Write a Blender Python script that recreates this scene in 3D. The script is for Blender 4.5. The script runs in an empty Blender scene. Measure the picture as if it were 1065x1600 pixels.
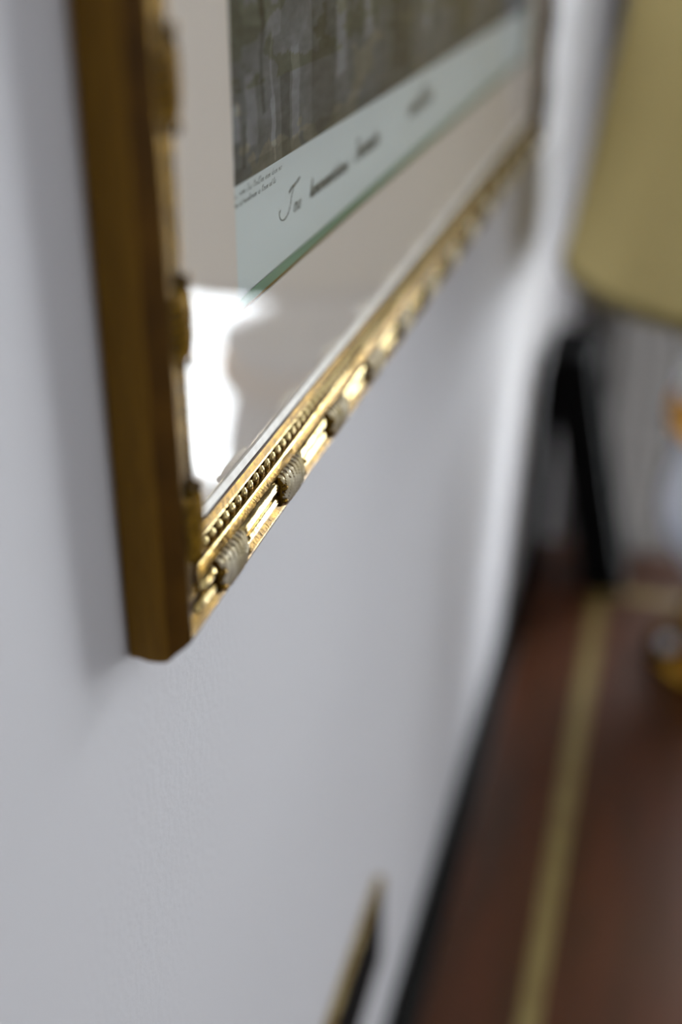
import bpy, bmesh, math, random
from mathutils import Vector, Matrix, noise
random.seed(4)
SC = bpy.context.scene
COL = SC.collection
PI = math.pi
CAMH = 1.66                                   # eye height; all heights below are above the floor

# ------------------------------------------------------------------ camera
cd = bpy.data.cameras.new('camera'); cam = bpy.data.objects.new('camera', cd); COL.objects.link(cam)
right = Vector((0.96130654, 0.27534875, 0.00853228)); up = Vector((-0.13825033, 0.45541142, 0.87948126)); fwd = Vector((-0.23827837, 0.84663068, -0.47585703))
m = Matrix((right, up, -fwd)).transposed().to_4x4(); m.translation = (0.15, 0, CAMH); cam.matrix_world = m
cd.sensor_fit = 'VERTICAL'; cd.sensor_height = 36; cd.sensor_width = 24; cd.lens = 40.78; cd.clip_start = .01
cd.dof.use_dof = True; cd.dof.focus_distance = 0.439; cd.dof.aperture_fstop = 2.4
SC.camera = cam

# ------------------------------------------------------------------ world, lights, exposure
SC.view_settings.view_transform = 'Standard'; SC.view_settings.look = 'None'; SC.view_settings.gamma = 1
SC.view_settings.use_curve_mapping = False; SC.view_settings.exposure = 0.42
W = bpy.data.worlds.new('world'); SC.world = W; W.use_nodes = True
bg = W.node_tree.nodes['Background']; bg.inputs[0].default_value = (.75, .85, 1, 1); bg.inputs[1].default_value = 2.5
def area(name, loc, direction, sx, sy, power, col):
    l = bpy.data.lights.new(name, 'AREA'); l.shape = 'RECTANGLE'; l.size = sx; l.size_y = sy; l.energy = power; l.color = col
    o = bpy.data.objects.new(name, l); COL.objects.link(o); o.location = loc
    o.rotation_euler = Vector(direction).to_track_quat('-Z', 'Y').to_euler(); return o
# daylight outside the far window, and an added fill at the side
area('daylight_far_window', (.685, 2.255, 1.36), (0, -1, 0), 1.22, 1.86, 90, (.975, .975, 1))
area('side_fill_light', (3.78, .85, 1.6), (-1, 0, 0), 1.4, 1.4, 16, (1, .955, .9))  # unseen fill light, added to soften the shadows on the left wall

# ------------------------------------------------------------------ helpers
def lin(c): return tuple(((v/255)/12.92 if v/255 <= .04045 else ((v/255+.055)/1.055)**2.4) for v in c) + (1,)
def mat(name, rgb, rough=.5, metal=0, spec=.5, coat=0, noise_amt=0, nscale=20, rgb2=None, bump=0, bscale=200, bdist=.001, stretch=None, trans=0, ior=1.5):
    M = bpy.data.materials.new(name); M.use_nodes = True; nt = M.node_tree; b = nt.nodes['Principled BSDF']
    b.inputs['Base Color'].default_value = lin(rgb); b.inputs['Roughness'].default_value = rough; b.inputs['Metallic'].default_value = metal
    b.inputs['Specular IOR Level'].default_value = spec; b.inputs['Coat Weight'].default_value = coat; b.inputs['Coat Roughness'].default_value = .08
    b.inputs['Transmission Weight'].default_value = trans; b.inputs['IOR'].default_value = ior
    tc = nt.nodes.new('ShaderNodeTexCoord'); mp = nt.nodes.new('ShaderNodeMapping'); nt.links.new(tc.outputs['Object'], mp.inputs[0])
    if stretch: mp.inputs['Scale'].default_value = stretch
    if rgb2:
        n = nt.nodes.new('ShaderNodeTexNoise'); n.inputs['Scale'].default_value = nscale; n.inputs['Detail'].default_value = 6
        nt.links.new(mp.outputs[0], n.inputs['Vector'])
        r = nt.nodes.new('ShaderNodeValToRGB'); r.color_ramp.elements[0].color = lin(rgb); r.color_ramp.elements[1].color = lin(rgb2)
        r.color_ramp.elements[0].position = .5-noise_amt; r.color_ramp.elements[1].position = .5+noise_amt
        nt.links.new(n.outputs['Fac'], r.inputs[0]); nt.links.new(r.outputs[0], b.inputs['Base Color'])
    if bump:
        n = nt.nodes.new('ShaderNodeTexNoise'); n.inputs['Scale'].default_value = bscale; n.inputs['Detail'].default_value = 4
        nt.links.new(mp.outputs[0], n.inputs['Vector'])
        bp = nt.nodes.new('ShaderNodeBump'); bp.inputs['Strength'].default_value = bump; bp.inputs['Distance'].default_value = bdist
        nt.links.new(n.outputs['Fac'], bp.inputs['Height']); nt.links.new(bp.outputs[0], b.inputs['Normal'])
    return M
M = {}
M['wall'] = mat('wall_paint', (192, 190, 193), .75, bump=.35, bscale=260, bdist=.0006)
M['ceiling'] = mat('ceiling_paint', (235, 235, 232), .9)
M['floor'] = mat('oak_floor', (110, 74, 44), .35, rgb2=(80, 50, 28), noise_amt=.2, nscale=3, stretch=(1, 12, 1))
M['white'] = mat('white_woodwork', (228, 228, 224), .4)
M['gold'] = mat('gilt_leaf', (132, 101, 33), .26, 1, rgb2=(70, 50, 14), noise_amt=.22, nscale=240, bump=.4, bscale=500, bdist=.0005)
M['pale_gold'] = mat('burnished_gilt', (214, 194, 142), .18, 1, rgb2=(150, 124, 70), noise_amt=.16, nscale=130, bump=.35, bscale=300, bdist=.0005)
M['shaded'] = mat('shaded_brown_gilt', (104, 74, 24), .35, .6, rgb2=(66, 44, 12), noise_amt=.2, nscale=60)  # darker gilt for the far rails, their shade painted into the colour
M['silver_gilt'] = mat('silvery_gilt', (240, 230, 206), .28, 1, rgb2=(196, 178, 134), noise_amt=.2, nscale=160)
M['bole_shade'] = mat('bole_groove_shade', (40, 27, 14), .55, .2, rgb2=(74, 50, 22), noise_amt=.2, nscale=160)  # antiquing bole, also carrying painted shadow in the channel and sight gap
M['side'] = mat('bronze_painted_side', (132, 96, 20), .6, .15, spec=.25, rgb2=(100, 68, 9), noise_amt=.2, nscale=30, stretch=(60, 60, 2), bump=.2, bscale=120, bdist=.0005)
M['chamfer'] = mat('dark_bronze_chamfer', (100, 66, 8), .55, .2, spec=.25, rgb2=(70, 44, 2), noise_amt=.2, nscale=40, bump=.3, bscale=150, bdist=.0005)
M['reflection_strip'] = mat('pale_reflection_strip', (216, 210, 200), .45, 0, rgb2=(236, 232, 224), noise_amt=.2, nscale=200)  # pale colour standing for the rail's reflection in the glass
M['mat'] = mat('cream_mat_board', (252, 240, 232), .9, bump=.15, bscale=900, bdist=.0002)
M['bevel'] = mat('green_bevel', (138, 170, 144), .6)
M['bevel_line'] = mat('gilt_bevel_line', (150, 120, 70), .5, .3)
M['ink'] = mat('ink', (136, 140, 140), .8)
M['backing'] = mat('backing_board', (120, 96, 66), .9)
M['mahogany'] = mat('mahogany', (82, 42, 20), .35, coat=.1, spec=.32, rgb2=(54, 31, 11), noise_amt=.25, nscale=5, stretch=(6, 1, 6))
M['inlay'] = mat('satinwood_inlay', (134, 118, 70), .35, coat=.4, rgb2=(118, 98, 54), noise_amt=.2, nscale=30)
M['strip_black'] = mat('black_strip', (8, 7, 6), .5, spec=.2)
M['lacquer'] = mat('black_lacquer', (6, 6, 7), .7, spec=.08)
M['strut'] = mat('dark_felt', (16, 16, 17), .95, spec=.05)
M['brass'] = mat('lamp_brass', (206, 160, 70), .2, 1, rgb2=(150, 108, 34), noise_amt=.25, nscale=30)
M['polished'] = mat('polished_brass', (196, 150, 70), .07, 1)
M['amber'] = mat('gilt_collar', (232, 168, 60), .35, .7)
M['porcelain'] = mat('blue_white_porcelain', (196, 204, 222), .08, coat=.8, rgb2=(226, 230, 240), noise_amt=.2, nscale=14)
M['crystal'] = mat('crystal', (250, 250, 255), .02, trans=1, ior=1.5)
M['trim'] = mat('shade_trim', (118, 104, 58), .7)
M['steel'] = mat('hanging_wire', (120, 120, 118), .35, 1)

def shade_mat():
    m = bpy.data.materials.new('pleated_silk'); m.use_nodes = True; nt = m.node_tree; nt.nodes.clear()
    o = nt.nodes.new('ShaderNodeOutputMaterial'); d = nt.nodes.new('ShaderNodeBsdfDiffuse'); t = nt.nodes.new('ShaderNodeBsdfTranslucent'); mx = nt.nodes.new('ShaderNodeMixShader')
    for n in (d, t): n.inputs['Color'].default_value = lin((168, 153, 108))
    mx.inputs[0].default_value = .42
    nt.links.new(d.outputs[0], mx.inputs[1]); nt.links.new(t.outputs[0], mx.inputs[2]); nt.links.new(mx.outputs[0], o.inputs[0]); return m
M['silk'] = shade_mat()
def linen():
    m = shade_mat(); m.name = 'grey_linen'; nt = m.node_tree
    for n in nt.nodes:
        if n.type == 'BSDF_TRANSLUCENT': n.inputs['Color'].default_value = (.058, .055, .053, 1)
        if n.type == 'BSDF_DIFFUSE': n.inputs['Color'].default_value = lin((160, 155, 152))
        if n.type == 'MIX_SHADER': n.inputs[0].default_value = .5
    return m
M['curtain'] = linen()
def glass_mat(name, tint, k=1.55):
    m = bpy.data.materials.new(name); m.use_nodes = True; nt = m.node_tree; nt.nodes.clear()
    o = nt.nodes.new('ShaderNodeOutputMaterial'); t = nt.nodes.new('ShaderNodeBsdfTransparent'); g = nt.nodes.new('ShaderNodeBsdfGlossy'); mx = nt.nodes.new('ShaderNodeMixShader'); f = nt.nodes.new('ShaderNodeFresnel')
    f.inputs['IOR'].default_value = k; g.inputs['Roughness'].default_value = 0.0; t.inputs['Color'].default_value = tint
    nt.links.new(f.outputs[0], mx.inputs[0]); nt.links.new(t.outputs[0], mx.inputs[1]); nt.links.new(g.outputs[0], mx.inputs[2]); nt.links.new(mx.outputs[0], o.inputs[0]); return m
M['glass'] = glass_mat('picture_glass', (.985, 1, .99, 1), 1.38)
M['pane'] = glass_mat('window_glass', (.98, 1, 1, 1), 1.3)

def link(name, bm, material, parent=None, smooth=False, kind=None, origin=None):
    """bm is in world coordinates; the object's origin goes to the parent's world point (or origin)"""
    me = bpy.data.meshes.new(name)
    base = parent['_o'] if parent is not None else (origin or (0, 0, 0))
    bmesh.ops.translate(bm, vec=-Vector(base), verts=bm.verts)
    bmesh.ops.recalc_face_normals(bm, faces=bm.faces)
    bm.to_mesh(me); bm.free()
    for mm in (material if isinstance(material, (list, tuple)) else [material]): me.materials.append(mm)
    if smooth:
        for p in me.polygons: p.use_smooth = True
        me.set_sharp_from_angle(angle=math.radians(40))
    o = bpy.data.objects.new(name, me); COL.objects.link(o)
    if parent is not None: o.parent = parent
    else: o.location = base
    o['_o'] = tuple(base)
    if kind: o['kind'] = kind
    return o
def empty(name, loc, label, cat, group=None):
    o = bpy.data.objects.new(name, None); COL.objects.link(o); o.location = loc; o['_o'] = tuple(loc); o.empty_display_size = .02
    o['label'] = label; o['category'] = cat
    if group: o['group'] = group
    return o
def box(bm, x0, x1, y0, y1, z0, z1, bev=0, mi=0):
    r = bmesh.ops.create_cube(bm, size=1); vs = r['verts']
    for v in vs: v.co = Vector((x0+(v.co.x+.5)*(x1-x0), y0+(v.co.y+.5)*(y1-y0), z0+(v.co.z+.5)*(z1-z0)))
    fs = {f for v in vs for f in v.link_faces}
    for f in fs: f.material_index = mi
    if bev:
        bmesh.ops.bevel(bm, geom=list({e for f in fs for e in f.edges}), offset=bev, segments=2, affect='EDGES', profile=.6)
def lathe(bm, prof, cx, cy, seg=48, mi=0, pleat=0, npl=0):
    rings = []
    for r, z in prof:
        rings.append([bm.verts.new((cx+(r*(1+pleat*math.cos(npl*2*PI*k/seg)))*math.cos(2*PI*k/seg), cy+(r*(1+pleat*math.cos(npl*2*PI*k/seg)))*math.sin(2*PI*k/seg), z)) for k in range(seg)])
    for a, b in zip(rings, rings[1:]):
        for k in range(seg):
            f = bm.faces.new((a[k], a[(k+1) % seg], b[(k+1) % seg], b[k])); f.material_index = mi
    return rings
def caps(bm, rings):
    for rg in (rings[0], rings[-1]): bm.faces.new(rg)
def tube(bm, pts, r, seg=8, cap=True, mi=0, flat=1.0):
    rings = []; n = len(pts); prev = None
    for i, p in enumerate(pts):
        p = Vector(p); a = Vector(pts[max(i-1, 0)]); b = Vector(pts[min(i+1, n-1)]); d = (b-a).normalized()
        u = d.cross(Vector((0, 0, 1))) if abs(d.z) < .95 else d.cross(Vector((0, 1, 0)))
        u.normalize()
        if prev is not None: u = (prev - d*prev.dot(d)).normalized()
        prev = u; v = d.cross(u); rr = r[i] if isinstance(r, (list, tuple)) else r
        rings.append([bm.verts.new(p+(u*math.cos(2*PI*k/seg)+v*math.sin(2*PI*k/seg)*flat)*rr) for k in range(seg)])
    for a, b in zip(rings, rings[1:]):
        for k in range(seg): bm.faces.new((a[k], a[(k+1) % seg], b[(k+1) % seg], b[k])).material_index = mi
    if cap:
        for rg in (rings[0], rings[-1]): bm.faces.new(rg).material_index = mi

# ------------------------------------------------------------------ room shell
RX, YN, YF, RH = 3.6, -2.2, 2.15, 2.75
def setting(name, bm, m): o = link(name, bm, m, kind='structure'); return o
bm = bmesh.new(); box(bm, -.12, RX+.12, YN-.12, YF+.12, -.1, 0); setting('floor', bm, M['floor'])
bm = bmesh.new(); box(bm, -.12, RX+.12, YN-.12, YF+.12, RH, RH+.1); setting('ceiling', bm, M['ceiling'])
bm = bmesh.new(); box(bm, -.12, 0, YN-.12, YF+.12, 0, RH); setting('wall_left', bm, M['wall'])
bm = bmesh.new(); box(bm, 0, RX, YN-.12, YN, 0, RH); setting('wall_near', bm, M['wall'])
WX0, WX1, WZ0, WZ1 = .05, 1.32, .42, 2.3
bm = bmesh.new()
box(bm, 0, WX0, YF, YF+.12, 0, RH); box(bm, WX1, RX, YF, YF+.12, 0, RH); box(bm, WX0, WX1, YF, YF+.12, 0, WZ0); box(bm, WX0, WX1, YF, YF+.12, WZ1, RH)
setting('wall_far', bm, M['wall'])
SY0, SY1, SZ0, SZ1 = .15, 1.55, .9, 2.3
bm = bmesh.new()
box(bm, RX, RX+.12, YN-.12, SY0, 0, RH); box(bm, RX, RX+.12, SY1, YF+.12, 0, RH); box(bm, RX, RX+.12, SY0, SY1, 0, SZ0); box(bm, RX, RX+.12, SY0, SY1, SZ1, RH)
setting('wall_right', bm, M['wall'])
def window(name, axis, a0, a1, z0, z1, c):
    """axis 'x': the opening runs along x at y=c; 'y': along y at x=c"""
    def B(bm, p0, p1, q0, q1, zz0, zz1):
        if axis == 'x': box(bm, p0, p1, q0, q1, zz0, zz1, .003)
        else: box(bm, q0, q1, p0, p1, zz0, zz1, .003)
    bm = bmesh.new(); t = .045
    B(bm, a0, a0+t, c+.02, c+.08, z0, z1); B(bm, a1-t, a1, c+.02, c+.08, z0, z1); B(bm, a0+t, a1-t, c+.02, c+.08, z0, z0+t); B(bm, a0+t, a1-t, c+.02, c+.08, z1-t, z1)
    w = link(name, bm, M['white'], kind='structure')
    mid = a0+.5*(a1-a0) if axis == 'y' else a0+.51
    bm = bmesh.new(); B(bm, mid-.02, mid+.02, c+.025, c+.07, z0+t, z1-t); link('mullion', bm, M['white'], w)
    for lo, hi in ((a0+t, mid-.02), (mid+.02, a1-t)):
        bm = bmesh.new()
        B(bm, lo, hi, c+.045, c+.05, z0+t, z1-t); link('pane', bm, M['pane'], w)
    bm = bmesh.new(); B(bm, a0-.05, a1+.05, c-.05, c+.0, z0-.03, z0-.001); link('window_sill', bm, M['white'], w)
window('window_1', 'x', WX0, WX1, WZ0, WZ1, YF)
window('added_fill_window', 'y', SY0, SY1, SZ0, SZ1, RX)  # unseen window, added to carry the fill light
bm = bmesh.new(); box(bm, 0, .014, YN, YF, 0, .11, .003); setting('baseboard_left', bm, M['white'])
bm = bmesh.new(); box(bm, .014, RX, YF-.014, YF, 0, .11, .003); setting('baseboard_far', bm, M['white'])

# curtain drawn back into the corner by the far window
cur = empty('curtain', (.27, YF-.08, .02), 'grey floor-length curtain drawn back beside the far window, behind the lamp', 'curtain')
bm = bmesh.new(); n = 130; ra = []; rb = []
for i in range(n+1):
    x = .022+.40*i/n; f = .5+.5*math.sin(i*.46+.7*math.sin(i*.11)); y = YF-.022-.03*f
    ra.append(bm.verts.new((x, y, .02))); rb.append(bm.verts.new((x+.004*math.sin(i), y+.01*(1-f), 2.42)))
for i in range(n): bm.faces.new((ra[i], ra[i+1], rb[i+1], rb[i]))
bmesh.ops.solidify(bm, geom=bm.faces[:], thickness=.002); link('drape', bm, M['curtain'], cur, True)
rod = empty('curtain_rod', (1.3, YF-.07, 2.46), 'brass curtain rod above the far window, holding the grey curtain', 'curtain rod')
bm = bmesh.new(); tube(bm, [(.03, YF-.07, 2.45), (2.6, YF-.07, 2.45)], .012, 12); link('rod', bm, M['brass'], rod, True)
for x in (.02, 1.35, 2.5):
    bm = bmesh.new(); box(bm, x-.01, x+.01, YF-.075, YF, 2.425, 2.44, .002); link('bracket', bm, M['brass'], rod)
for k in range(9):
    bm = bmesh.new(); tube(bm, [(.04+.044*k, YF-.07+.017*math.cos(a*PI/6), 2.447+.021*math.sin(a*PI/6)) for a in range(13)], .002, 6); link('ring', bm, M['brass'], rod, True)

# ------------------------------------------------------------------ large gilt picture frame
Y0, Y1, Z0, Z1 = .279, 1.19, CAMH-.2214, CAMH+.46
fr = empty('picture_frame', (0, (Y0+Y1)/2, Z0), 'large carved gilt picture frame with reed and ribbon moulding, hung on the white wall', 'picture frame')
GW = .0076                                    # height of the glass face above the wall
prof = [(0, .0008), (0, .004), (-.0004, .0075), (-.0002, .011), (.0001, .0134), (.0006, .0142), (.0024, .0162), (.0042, .0186), (.0054, .0199), (.0062, .0202), (.0072, .0200),
        (.0086, .0186), (.0110, .0178), (.0137, .0138), (.0160, .0172), (.0178, .0150), (.0186, .0136), (.0194, .0133), (.0198, .0142), (.0203, .0146), (.0208, .0142), (.0211, .0118),
        (.0214, .0098), (.0244, .0098), (.0248, .0112), (.0252, .0117), (.0257, .0115), (.0271, .0109), (.0283, .0103), (.0288, .0096), (.0288, .0084), (.0288, .0030), (.02, .0008)]
# material index of each strip of the profile
def strip_mat(i):
    u = (prof[i][0]+prof[i+1][0])/2; w = (prof[i][1]+prof[i+1][1])/2
    if i < 5: return 0
    if i < 8: return 1
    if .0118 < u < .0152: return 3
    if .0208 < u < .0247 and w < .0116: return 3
    if .0197 < u < .0208 or .0248 < u < .0257: return 4
    if u > .0284: return 3  # shadow gap at the sight edge, painted dark
    return 2
LEN = {'bottom': Y1-Y0, 'top': Y1-Y0, 'left': Z1-Z0, 'right': Z1-Z0}
def P(side, s, u, w):
    if side == 'bottom': return Vector((w, Y0+s, Z0+u))
    if side == 'top': return Vector((w, Y0+s, Z1-u))
    if side == 'left': return Vector((w, Y0+u, Z0+s))
    return Vector((w, Y1-u, Z0+s))
def axes(side):                               # along, inward, out-of-wall
    a = P(side, 1, 0, 0)-P(side, 0, 0, 0); b = P(side, 0, 1, 0)-P(side, 0, 0, 0); return a, b, Vector((1, 0, 0))
def make_rail(side):
    L = LEN[side]; bm = bmesh.new(); n = 120; rows = []
    for i in range(n+1):
        row = []
        for (u, w) in prof:
            s = u + (L-2*u)*i/n
            jit = .00010*noise.noise(Vector((s*40, u*300, w*200+len(side)))) if .002 < u < .034 and 0 < i < n else 0
            row.append(bm.verts.new(P(side, s, u, w+jit)))
        rows.append(row)
    for a, b in zip(rows, rows[1:]):
        for k in range(len(prof)):
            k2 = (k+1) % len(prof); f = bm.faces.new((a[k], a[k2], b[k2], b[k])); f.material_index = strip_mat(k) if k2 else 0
    bm.faces.new(rows[0]); bm.faces.new(rows[-1])
    shaded = side in ('right', 'top')  # right and top rails carry their shade in the gilt colour
    r = link('rail', bm, [M['side'], M['chamfer'], M['shaded'] if shaded else M['gold'], M['bole_shade'], M['shaded'] if shaded else M['pale_gold']], fr, True); return r

def reed_bm(side, s0, s1, uc, r=.0022, w0=.0176, t0=1, t1=1):
    bm = bmesh.new(); A, U, Wd = axes(side); n = 14; m = 9; rows = []
    for i in range(n+1):
        t = i/n; s = s0+(s1-s0)*t; e = 1
        d0 = (s-s0)/.004; d1 = (s1-s)/.004
        if d0 < 1: e = math.sqrt(max(0, 1-(1-d0)**2))*.85+.15
        if d1 < 1: e = min(e, math.sqrt(max(0, 1-(1-d1)**2))*.85+.15)
        row = []
        for k in range(m):
            a = PI*k/(m-1); wob = 1+.05*noise.noise(Vector((s*150, a, uc*900)))
            row.append(bm.verts.new(P(side, s, uc+r*e*math.cos(a)*wob, w0+(r*e*math.sin(a)*1.05-.0006)*wob)))
        rows.append(row)
    for a, b in zip(rows, rows[1:]):
        for k in range(m-1): bm.faces.new((a[k], a[k+1], b[k+1], b[k]))
        bm.faces.new((a[-1], a[0], b[0], b[-1]))
    bm.faces.new(rows[0]); bm.faces.new(rows[-1]); return bm
def tie_bm(side, s0, half=.0115):
    """ribbon tie: a swollen band with diagonal cords over it and a curled leaf at each end"""
    bm = bmesh.new(); n = 60; m = 19; rows = []; crs = []
    for i in range(n+1):
        t = -1+2*i/n; env = (1-abs(t)**3.2)**.5 if abs(t) < 1 else 0
        row = []; cr = []
        for k in range(m):
            a = PI*k/(m-1); q = math.cos(a)
            diag = t*half*1000 - q*2.4+math.sin(a)*.8
            cord = .5+.5*math.cos(diag*2*PI/3.1)
            h = (.0031+.0024*env)*(.62+.40*cord)*(math.sin(a)**.75 if a > 0 else 0)
            cr.append(cord); row.append(bm.verts.new(P(side, s0+t*half+q*.0010, .0130+q*(.0058+.0007*env+.0003*cord), .0176+h)))
        rows.append(row); crs.append(cr)
    for i in range(n):
        a, b = rows[i], rows[i+1]
        for k in range(m-1):
            c = (crs[i][k]+crs[i][k+1]+crs[i+1][k]+crs[i+1][k+1])/4
            bm.faces.new((a[k], a[k+1], b[k+1], b[k])).material_index = 1 if c > .42 else (2 if c < .14 else 0)
        bm.faces.new((a[-1], a[0], b[0], b[-1]))
    bm.faces.new(rows[0]); bm.faces.new(rows[-1])
    for sg, uu in ((-1, .0158), (-1, .0108), (1, .0158), (1, .0108)):        # leaf curls
        c = P(side, s0+sg*half*1.02, uu, .0205); A, U, Wd = axes(side)
        pts = []; rr = []
        for k in range(11):
            a = k/10*1.6*PI; rad = .0017*(1-k/14); pts.append(c+A*(sg*rad*math.cos(a))+Wd*(rad*math.sin(a))*.8+U*((uu-.0115)*.25*k/10)); rr.append(.0009*(1-k/18))
        tube(bm, pts, rr, 7)
    return bm
PITCH = .0656; FIRST = .3244-Y0
def bead_bm():
    """one carved bead: a pinched lozenge, origin at its base centre (local: x out of wall, y along, z inward)"""
    bm = bmesh.new(); prof_b = [(1, 0), (1, .6), (.86, .88), (.5, 1.0)]; rows = []
    for q, h in prof_b:
        row = []
        for k in range(10):
            a = 2*PI*k/10; rr = q*(1+.22*math.cos(2*a)**2)
            row.append(bm.verts.new((.0034*h, .0022*rr*math.cos(a), .0023*rr*math.sin(a))))
        rows.append(row)
    for a, b in zip(rows, rows[1:]):
        for k in range(10): bm.faces.new((a[k], a[(k+1) % 10], b[(k+1) % 10], b[k]))
    bm.faces.new(rows[0]); bm.faces.new(rows[-1]); return bm
bb = bead_bm(); bmesh.ops.recalc_face_normals(bb, faces=bb.faces); bead_me = bpy.data.meshes.new('bead'); bb.to_mesh(bead_me); bb.free(); bead_me.materials.append(M['pale_gold'])
for p in bead_me.polygons: p.use_smooth = True
def stops_for(L):
    k = 0; out = []
    while FIRST+PITCH*k < L-.02: out.append(FIRST+PITCH*k); k += 1
    return out
for side in ('bottom', 'left', 'top', 'right'):
    rail = make_rail(side); L = LEN[side]; ties = stops_for(L); half = .0115
    front = side in ('bottom', 'left')
    tie_m = [M['gold'], M['silver_gilt'], M['bole_shade']] if side == 'bottom' else ([M['gold'], M['gold'], M['bole_shade']] if side == 'left' else [M['shaded'], M['shaded'], M['bole_shade']])
    reed_m = M['pale_gold'] if side == 'bottom' else (M['gold'] if side == 'left' else M['shaded'])
    for s in ties: link('ribbon_tie', tie_bm(side, s), tie_m, rail, True)
    ends = [.010]+[v for s in ties for v in (s-half+.001, s+half-.001)]+[L-.010]
    for a, b in zip(ends[::2], ends[1::2]):
        if b-a < .006: continue
        for uc in (.0107, .0163): link('reed', reed_bm(side, a+(.0 if a > .012 else uc-.006), b, uc), reed_m, rail, True)
    # beads: single ones along the bottom and left rails, one joined row on the two far rails
    k = 0; row = bmesh.new()
    while .0335+.0064*k < L-.034:
        w = P(side, .0335+.0064*k, .0226, .0097)
        if front:
            o = bpy.data.objects.new('bead', bead_me); COL.objects.link(o); o.parent = rail; o.location = w-Vector(fr['_o'])
            if side == 'left': o.rotation_euler = (PI/2, 0, 0)
        else:
            n0 = len(row.verts); row.from_mesh(bead_me); row.verts.ensure_lookup_table()
            for v in row.verts[n0:]: v.co += w
        k += 1
    if front: row.free()
    else: link('bead_row', row, M['shaded'], rail, True, kind='stuff')
# added pale strip between rail and glass, for the rail's reflection
IN = .0290
def ring_bm(i0, i1, w0, w1):
    """a rectangular ring; i0 outer inset at height w0, i1 inner inset at height w1 (sloping inward)"""
    bm = bmesh.new()
    def q(i, w): return [bm.verts.new((w, Y0+i, Z0+i)), bm.verts.new((w, Y1-i, Z0+i)), bm.verts.new((w, Y1-i, Z1-i)), bm.verts.new((w, Y0+i, Z1-i))]
    a, b = q(i0, w0), q(i1, w1); a2, b2 = q(i0, min(w0, w1)-.0012), q(i1, min(w0, w1)-.0012)
    for s, t in ((a, b), (b, b2), (b2, a2), (a2, a)):
        for k in range(4): bm.faces.new((s[k], s[(k+1) % 4], t[(k+1) % 4], t[k]))
    return bm
link('reflection_strip', ring_bm(IN, IN+.0024, .0094, .0082), M['reflection_strip'], fr)
# glass
bm = bmesh.new(); vs = [bm.verts.new(v) for v in ((GW, Y0+IN, Z0+IN), (GW, Y1-IN, Z0+IN), (GW, Y1-IN, Z1-IN), (GW, Y0+IN, Z1-IN))]; gf = bm.faces.new(vs); go = link('glass', bm, M['glass'], fr)
if go.data.polygons[0].normal.x < 0: go.data.flip_normals()
# mat board with a bevelled opening
OY0, OY1, OZ0, OZ1 = .3715, 1.105, CAMH-.1356, Z1-.087
MW = .0070; PW = .0038
bm = bmesh.new()
def rq(y0, y1, z0, z1, w): return [bm.verts.new((w, y0, z0)), bm.verts.new((w, y1, z0)), bm.verts.new((w, y1, z1)), bm.verts.new((w, y0, z1))]
a = rq(Y0+.03, Y1-.03, Z0+.03, Z1-.03, MW); b = rq(OY0, OY1, OZ0, OZ1, MW); c = rq(OY0, OY1, OZ0, OZ1, MW-.0006)
for s, t in ((a, b), (b, c)):
    for k in range(4): bm.faces.new((s[k], s[(k+1) % 4], t[(k+1) % 4], t[k]))
mo = link('mat_board', bm, M['mat'], fr)
bm = bmesh.new(); a = rq(OY0, OY1, OZ0, OZ1, MW-.0006); b = rq(OY0+.0008, OY1-.0008, OZ0+.0008, OZ1-.0008, MW-.0010)
for k in range(4): bm.faces.new((a[k], a[(k+1) % 4], b[(k+1) % 4], b[k]))
o = link('bevel_line', bm, M['bevel_line'], mo)
bm = bmesh.new(); a = rq(OY0+.0008, OY1-.0008, OZ0+.0008, OZ1-.0008, MW-.0010); b = rq(OY0+.0029, OY1-.0029, OZ0+.0029, OZ1-.0029, PW)
for k in range(4): bm.faces.new((a[k], a[(k+1) % 4], b[(k+1) % 4], b[k]))
o = link('bevel', bm, M['bevel'], mo); o['label'] = 'pale green bevel of the mat opening'
bm = bmesh.new(); box(bm, .001, .0022, Y0+.028, Y1-.028, Z0+.028, Z1-.028); link('backing_board', bm, M['backing'], fr)

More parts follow.
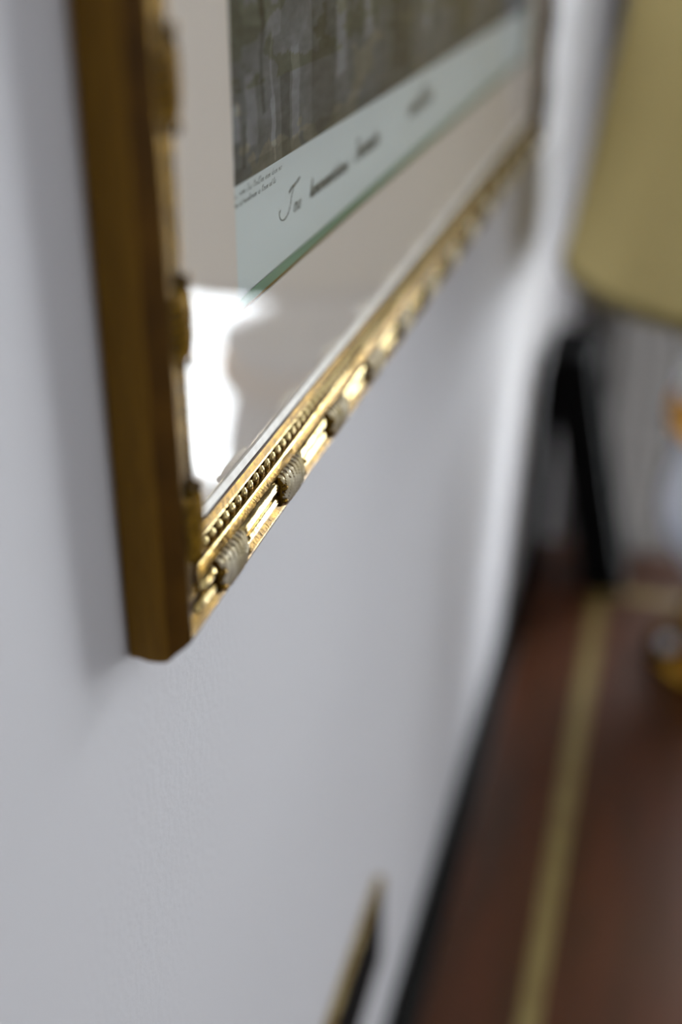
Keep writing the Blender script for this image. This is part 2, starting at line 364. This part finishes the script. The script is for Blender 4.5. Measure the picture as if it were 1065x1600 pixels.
# ------------------------------------------------------------------ the engraving (flat print)
def fbm(x, y, z=0, o=4):
    v = 0; a = 1; t = 0
    for _ in range(o): v += a*noise.noise(Vector((x, y, z))); t += a; a *= .55; x *= 2.1; y *= 2.1
    return v/t
PB = CAMH-.0926                                # lower edge of the picture on the sheet
def paint(y, z):
    """colour (sRGB 0..255) of the ruin view at a point of the sheet"""
    h = z-PB
    if h < 0: return (248, 252, 252)
    X = y-OY0
    n = fbm(y*24, z*60, 3); n2 = fbm(y*90, z*260, 7, 3); n3 = fbm(y*8, z*14, 1)
    wx = X+.005*fbm(y*18, z*50, 11); wh = h+.004*fbm(y*40, z*40, 13)
    v = 88+20*n3; r, g, b = 1.0, 1.0, 1.05
    def R(x0, x1, h0, h1, val, soft=.0008):
        nonlocal v
        kx = min(1, max(0, (wx-x0)/soft))*min(1, max(0, (x1-wx)/soft)); kh = min(1, max(0, (wh-h0)/soft))*min(1, max(0, (h1-wh)/soft))
        k = kx*kh; v = v*(1-k)+val*k
    if h > .19: v = 150+25*n3
    R(0, .02, .03, .13, 84); R(.021, .038, .05, .19, 98); R(.0385, .043, .02, .19, 70); R(.044, .062, .045, .2, 104)
    R(.10, .135, .0, .16, 74); R(.136, .150, .02, .15, 118); R(.155, .178, .01, .17, 82); R(.182, .196, .03, .15, 116)
    R(.21, .30, .0, .14, 80); R(.31, .325, .02, .16, 120); R(.33, .345, .02, .16, 76); R(.36, .50, .0, .12, 88)
    R(.05, .053, .0, .05, 110); R(.52, .62, .02, .2, 104); R(.63, .73, 0, .1, 84)
    R(.008, .016, .014, .027, 112); R(.022, .034, .010, .034, 108); R(.048, .054, .006, .024, 122); R(.018, .022, .004, .02, 66)
    R(.004, .012, .004, .010, 118); R(.034, .046, .002, .016, 84); R(.060, .072, .0, .03, 70); R(.074, .084, .004, .04, 112)
    # arches
    for ax, ar in ((.255, .022), (.43, .03), (.57, .03)):
        if (wx-ax)**2+(max(0, wh-.05))**2 < ar*ar and wh > .008: v = 58
    # foliage
    fo = fbm(y*18, z*38, 21)
    if .03 < h < .10 and fo > .05: r, g, b = .99, 1.0, .93; v -= 14
    if h < .035 and fo < -.12: r, g, b = 1.03, .99, .93; v += 14
    if h < .006+.004*n: v -= 14
    v += 16*n+20*n2
    v = max(52, v*1.3)
    return (v*r, v*g, v*b)
ys = []; y = OY0-.004
while y < OY1+.004: ys.append(y); y += .0008 if y < .47 else (.0016 if y < .65 else .004)
zs = []; z = OZ0-.004
while z < OZ1+.004: zs.append(z); z += (.0022 if z < PB-.003 else (.0008 if z < PB+.10 else .004))
zs = sorted([q for q in zs if abs(q-PB) > .0002]+[PB-.00012, PB+.00012])
bm = bmesh.new(); cl = bm.verts.layers.float_color.new('paint'); grid = []
for zz in zs:
    row = []
    for yy in ys:
        v = bm.verts.new((PW-.0004, yy, zz)); v[cl] = lin(paint(yy, zz)); row.append(v)
    grid.append(row)
for a, b in zip(grid, grid[1:]):
    for k in range(len(ys)-1): bm.faces.new((a[k], a[k+1], b[k+1], b[k]))
pm = bpy.data.materials.new('engraved_sheet'); pm.use_nodes = True; nt = pm.node_tree; b = nt.nodes['Principled BSDF']; at = nt.nodes.new('ShaderNodeAttribute'); at.attribute_name = 'paint'
nt.links.new(at.outputs['Color'], b.inputs['Base Color']); b.inputs['Roughness'].default_value = .85; b.inputs['Specular IOR Level'].default_value = .2
pr = link('print', bm, pm, fr); pr['label'] = 'grey engraving of ruins with a handwritten title below'
# handwriting on the sheet: strokes as flat ink ribbons
def stroke(bm, pts, wd):
    x = PW-.00018; pts = [Vector((x, p[0]*1.015, CAMH+p[1]*1.015)) for p in pts]; L = []; Rr = []
    for i, p in enumerate(pts):
        d = pts[min(i+1, len(pts)-1)]-pts[max(i-1, 0)]; nrm = Vector((0, -d.z, d.y)); nrm = nrm.normalized() if nrm.length > 0 else Vector((0, 1, 0))
        w = wd*(.45+.75*abs(math.sin(i*.9+1)))*.5
        L.append(bm.verts.new(p+nrm*w)); Rr.append(bm.verts.new(p-nrm*w))
    for i in range(len(pts)-1): bm.faces.new((L[i], L[i+1], Rr[i+1], Rr[i]))
def smooth_pts(pts, n=6):
    out = []
    for i in range(len(pts)-1):
        p0 = pts[max(i-1, 0)]; p1 = pts[i]; p2 = pts[i+1]; p3 = pts[min(i+2, len(pts)-1)]
        for k in range(n):
            t = k/n; out.append(tuple(.5*((2*p1[j])+(-p0[j]+p2[j])*t+(2*p0[j]-5*p1[j]+4*p2[j]-p3[j])*t*t+(-p0[j]+3*p1[j]-3*p2[j]+p3[j])*t**3) for j in (0, 1)))
    out.append(pts[-1]); return out
LET = {  # cursive letters in a unit x-height box: list of strokes; advance last
    'o': ([[(.5, .95), (.15, .7), (.15, .25), (.45, .02), (.75, .3), (.72, .8), (.5, .95), (.95, .8)]], .9),
    'u': ([[(.0, .6), (.2, .95), (.2, .2), (.45, .02), (.75, .4), (.8, .95), (.8, .2), (1.05, .1)]], 1.05),
    's': ([[(.0, .1), (.45, .95), (.7, .45), (.45, .0), (.1, .15)]], .8),
    'e': ([[(.0, .3), (.6, .6), (.4, .98), (.1, .5), (.4, .0), (.8, .25)]], .8),
    'n': ([[(.0, .6), (.2, .95), (.2, .0), (.3, .7), (.6, .95), (.7, .1), (.95, .1)]], .95),
    'm': ([[(.0, .6), (.15, .95), (.15, .0), (.3, .8), (.5, .9), (.5, .0), (.7, .85), (.9, .85), (.95, .05), (1.2, .1)]], 1.2),
    'r': ([[(.0, .2), (.25, 1.0), (.3, .85), (.6, .9), (.5, .1), (.8, .1)]], .75),
    'i': ([[(.0, .3), (.25, .95), (.25, .1), (.5, .15)], [(.35, 1.3), (.4, 1.4)]], .5),
    'l': ([[(.0, .2), (.4, 1.7), (.25, 1.9), (.15, 1.2), (.2, .1), (.5, .1)]], .5),
    'd': ([[(.6, .9), (.2, .7), (.2, .15), (.6, .3), (.75, 1.9), (.7, .2), (.95, .1)]], .95),
    't': ([[(.0, .3), (.3, 1.6), (.25, .2), (.55, .1)], [(.0, 1.1), (.6, 1.15)]], .6),
    'P': ([[(.2, .0), (.45, 1.8)], [(.1, 1.4), (.6, 1.95), (.95, 1.5), (.35, .9)]], 1.0),
    'D': ([[(.2, .0), (.4, 1.8)], [(.0, 1.7), (.7, 1.9), (1.1, 1.1), (.6, .0), (.0, .15)]], 1.25),
    'R': ([[(.2, .0), (.45, 1.8)], [(.1, 1.4), (.7, 1.95), (.85, 1.4), (.35, .9), (1.0, .0)]], 1.15)}
def write(bm, word, y, z, xh, wd, slant=.35, sx=1.0):
    for ch in word:
        if ch == ' ': y += xh*.8*sx; continue
        st, adv = LET[ch]
        for s in st: stroke(bm, [(y+(px+slant*pz)*xh*sx, z+pz*xh) for px, pz in smooth_pts(s, 5)], wd)
        y += adv*xh*sx
    return y
title = bmesh.new()
stroke(title, smooth_pts([(.4335, -.1058), (.4372, -.1046), (.4420, -.1040), (.4475, -.1026)]), .0011)
stroke(title, smooth_pts([(.4400, -.1045), (.4372, -.1072), (.4352, -.1105), (.4322, -.1135), (.4275, -.1148), (.4232, -.1138), (.4216, -.1115), (.4232, -.1100)]), .00055)
write(title, 'ous', .4385, -.1148, .0036, .0005)
yy = write(title, 'l', .4610, -.1140, .0036, .0009)
yy = write(title, 'esmonumentsderome', yy, -.1140, .0036, .0010)
write(title, 'Dessineeter', yy+.012, -.1130, .0050, .0012)
write(title, 'umentdRuine', .640, -.1110, .0060, .0014)
lk = link('title_script', title, M['ink'], pr)
small = bmesh.new()
yy = write(small, 'luis ', .3735, -.0952, .0010, .00016); yy = write(small, 'nomi Dus RoulDem inem dsum mo', yy+.002, -.0950, .00125, .00017, sx=1.35)
write(small, 'tim ed muelionem is Roum ed lis', .3735, -.0985, .00118, .0002, sx=1.45)
link('small_script', small, M['ink'], pr)
# hanging hardware behind the frame, out of sight from the front
# ------------------------------------------------------------------ small plaque low on the wall
pl = empty('wall_plaque', (0, .50, CAMH-.77), 'small black-faced plaque with thin gold rim, low on the white wall below the gilt frame', 'plaque')
y0, y1, z0, z1 = .34, .642, CAMH-.768, CAMH-.676
bm = bmesh.new(); box(bm, .0005, .006, y0+.003, y1-.003, z0+.003, z1-.003); link('panel', bm, M['lacquer'], pl)
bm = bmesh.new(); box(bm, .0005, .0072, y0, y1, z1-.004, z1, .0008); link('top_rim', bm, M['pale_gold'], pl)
bm = bmesh.new(); box(bm, .0005, .0072, y0, y1, z0, z0+.002, .0006); link('bottom_rim', bm, M['bole_shade'], pl)
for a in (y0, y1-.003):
    bm = bmesh.new(); box(bm, .0005, .0072, a, a+.003, z0+.002, z1-.004, .0006); link('side_rim', bm, M['bole_shade'], pl)

# ------------------------------------------------------------------ side table
TZ = CAMH-.916; TX1 = .60; TY0, TY1 = .12, 1.64
tb = empty('side_table', (.3, (TY0+TY1)/2, 0), 'dark mahogany side table with pale inlaid band, pushed against the white wall', 'table')
bm = bmesh.new(); box(bm, .029, TX1, TY0, TY1, TZ-.028, TZ, .003); link('tabletop', bm, M['mahogany'], tb)
bm = bmesh.new(); box(bm, .002, .0285, TY0, TY1, TZ-.030, TZ+.002, .003); o = link('back_edge', bm, M['strip_black'], tb); o['label'] = 'black strip along the wall edge'  # plain black strip between the wall and the tabletop
inx0, inx1, iny0, iny1, iw = .116, TX1-.10, TY0+.14, 1.515, .021
bm = bmesh.new()
for (a, b_, c, d) in ((inx0, inx0+iw, iny0, iny1), (inx1-iw, inx1, iny0, iny1), (inx0+iw, inx1-iw, iny0, iny0+iw), (inx0+iw, inx1-iw, iny1-iw, iny1)): box(bm, a, b_, c, d, TZ-.002, TZ+.0006)
o = link('inlay_band', bm, M['inlay'], tb); o['label'] = 'pale satinwood banding'
bm = bmesh.new()
box(bm, .05, TX1-.03, TY0+.03, TY0+.05, TZ-.12, TZ-.0285); box(bm, .05, TX1-.03, TY1-.05, TY1-.03, TZ-.12, TZ-.0285)
box(bm, .03, .05, TY0+.03, TY1-.03, TZ-.12, TZ-.0305); box(bm, TX1-.05, TX1-.03, TY0+.05, TY1-.05, TZ-.12, TZ-.0285); link('apron', bm, M['mahogany'], tb)
for x in (.05, TX1-.05):
    for y in (TY0+.05, TY1-.05):
        bm = bmesh.new(); vs = []
        for z, h in ((0, .013), (.05, .012), (.3, .018), (TZ-.0305, .022)):
            vs.append([bm.verts.new((x+a*h, y+b_*h, z)) for a, b_ in ((-1, -1), (1, -1), (1, 1), (-1, 1))])
        for a, b_ in zip(vs, vs[1:]):
            for k in range(4): bm.faces.new((a[k], a[(k+1) % 4], b_[(k+1) % 4], b_[k]))
        bm.faces.new(vs[0]); bm.faces.new(vs[-1]); link('leg', bm, M['mahogany'], tb)

# ------------------------------------------------------------------ easel-backed photograph frame at the table's far end
ef = empty('easel_frame', (.09, 1.58, TZ), 'black easel-backed photo frame leaning by the wall at the far end of the table', 'photo frame')
def slab(bm, xb, xt, y0, y1, zb, zt, th):
    """a leaning slab: bottom front edge at xb, top front edge at xt"""
    v = [bm.verts.new(p) for p in ((xb, y0, zb), (xb, y1, zb), (xt, y1, zt), (xt, y0, zt), (xb-th, y0, zb), (xb-th, y1, zb), (xt-th, y1, zt), (xt-th, y0, zt))]
    for f in ((0, 1, 2, 3), (7, 6, 5, 4), (0, 4, 5, 1), (3, 2, 6, 7), (0, 3, 7, 4), (1, 5, 6, 2)): bm.faces.new([v[i] for i in f])
XB, XT, ZB, ZT = .158, .072, TZ+.001, TZ+.36
def lx(z): return XB+(XT-XB)*(z-ZB)/(ZT-ZB)
for (a, b_, c, d, nm) in ((1.50, 1.52, ZB, ZT, 'side_moulding'), (1.60, 1.62, ZB, ZT, 'side_moulding'), (1.52, 1.60, ZB, ZB+.022, 'bottom_moulding'), (1.52, 1.60, ZT-.022, ZT, 'top_moulding')):
    bm = bmesh.new(); slab(bm, lx(c), lx(d), a, b_, c, d, .058); link(nm, bm, M['lacquer'], ef)
bm = bmesh.new(); slab(bm, lx(ZB+.022)-.010, lx(ZT-.022)-.010, 1.52, 1.60, ZB+.022, ZT-.022, .010); link('picture_panel', bm, M['strut'], ef)
bm = bmesh.new(); slab(bm, .030, lx(ZT-.03)-.048, 1.51, 1.60, ZB+.0022, ZT-.03, .020); link('easel_strut', bm, M['lacquer'], ef)

# ------------------------------------------------------------------ table lamp
LX, LY = .298, 1.37
lp = empty('table_lamp', (LX, LY, TZ), 'table lamp with pleated olive-gold shade and pale glossy urn body on brass foot', 'lamp')
bm = bmesh.new(); rg = lathe(bm, [(.092, TZ+.0006), (.098, TZ+.006), (.098, TZ+.016), (.090, TZ+.022)], LX, LY, 56); caps(bm, rg); link('foot', bm, M['brass'], lp, True)
bm = bmesh.new(); rg = lathe(bm, [(.050, TZ+.022), (.060, TZ+.026), (.064, TZ+.037), (.064, TZ+.046), (.060, TZ+.057), (.044, TZ+.061)], LX, LY, 56); caps(bm, rg); o = link('lower_bun', bm, M['polished'], lp, True)
for k in range(4):  # white balls added in place of a bright highlight on the foot
    a = math.atan2(-.03, -.082)+k*PI/2; bm = bmesh.new()
    bmesh.ops.create_icosphere(bm, subdivisions=3, radius=.012, matrix=Matrix.Translation((LX+.078*math.cos(a), LY+.078*math.sin(a), TZ+.0335))); link('highlight_ball', bm, M['porcelain'], lp, True)
bm = bmesh.new(); rg = lathe(bm, [(.040, TZ+.061), (.056, TZ+.064), (.062, TZ+.078), (.056, TZ+.094), (.036, TZ+.098)], LX, LY, 56); caps(bm, rg); o = link('upper_bun', bm, M['polished'], lp, True)
bm = bmesh.new(); rg = lathe(bm, [(.034, TZ+.098), (.042, TZ+.102), (.042, TZ+.108), (.032, TZ+.115)], LX, LY, 40); caps(bm, rg); link('lower_collar', bm, M['brass'], lp, True)
bm = bmesh.new(); rg = lathe(bm, [(.032, TZ+.115), (.058, TZ+.135), (.088, TZ+.165), (.108, TZ+.200), (.116, TZ+.235), (.114, TZ+.265), (.107, TZ+.300), (.103, TZ+.325), (.105, TZ+.338)], LX, LY, 64); caps(bm, rg); o = link('urn', bm, M['porcelain'], lp, True); o['label'] = 'pale blue-white glossy urn'
bm = bmesh.new(); rg = lathe(bm, [(.105, TZ+.338), (.118, TZ+.344), (.121, TZ+.360), (.117, TZ+.376), (.106, TZ+.382)], LX, LY, 64); caps(bm, rg); o = link('gilt_band', bm, M['amber'], lp, True); o['label'] = 'amber gilt band round the urn'
bm = bmesh.new(); rg = lathe(bm, [(.106, TZ+.382), (.116, TZ+.392), (.114, TZ+.408), (.096, TZ+.424), (.058, TZ+.438), (.040, TZ+.448), (.036, TZ+.458), (.020, TZ+.464)], LX, LY, 64); caps(bm, rg); link('urn_lid', bm, M['porcelain'], lp, True)
bm = bmesh.new(); rg = lathe(bm, [(.020, TZ+.464), (.022, TZ+.470), (.012, TZ+.478), (.012, TZ+.520), (.019, TZ+.524), (.019, TZ+.566), (.014, TZ+.570)], LX, LY, 24); caps(bm, rg); link('socket', bm, M['brass'], lp, True)
bm = bmesh.new(); rg = lathe(bm, [(.013, TZ+.570), (.014, TZ+.582), (.026, TZ+.610), (.030, TZ+.632), (.024, TZ+.654), (.008, TZ+.665)], LX, LY, 24); caps(bm, rg); link('bulb', bm, M['porcelain'], lp, True)
SZ, SR, SH, ST = CAMH-.380, .262, .33, .212
bm = bmesh.new(); lathe(bm, [(SR+(ST-SR)*t/10, SZ+SH*t/10) for t in range(11)], LX, LY, 960, pleat=.006, npl=96)
o = link('lamp_shade', bm, M['silk'], lp, True)
for r, z in ((SR, SZ), (ST, SZ+SH)):
    bm = bmesh.new(); rg = lathe(bm, [(r+.0025, z-.006), (r+.004, z), (r+.0025, z+.007), (r-.0025, z+.007), (r-.0025, z-.006), (r+.0025, z-.006)], LX, LY, 96); link('shade_trim', bm, M['trim'], lp, True)
bm = bmesh.new()
for k in range(3):
    a = 2*PI*k/3+.4; tube(bm, [(LX, LY, SZ+SH-.02), (LX+(ST-.002)*math.cos(a), LY+(ST-.002)*math.sin(a), SZ+SH-.003)], .0015, 6)
tube(bm, [(LX+.045*math.sin(t*PI/12)*1.0, LY, TZ+.53+.28*(1-math.cos(t*PI/12))/2) for t in range(13)], .0016, 6)
tube(bm, [(LX-.045*math.sin(t*PI/12)*1.0, LY, TZ+.53+.28*(1-math.cos(t*PI/12))/2) for t in range(13)], .0016, 6)
link('harp', bm, M['brass'], lp, True)
bm = bmesh.new(); rg = lathe(bm, [(.004, SZ+SH-.024), (.008, SZ+SH-.014), (.006, SZ+SH-.006), (.009, SZ+SH+.004), (.003, SZ+SH+.014)], LX, LY, 20); caps(bm, rg); link('finial', bm, M['brass'], lp, True)

for o in bpy.data.objects:
    if '_o' in o: del o['_o']
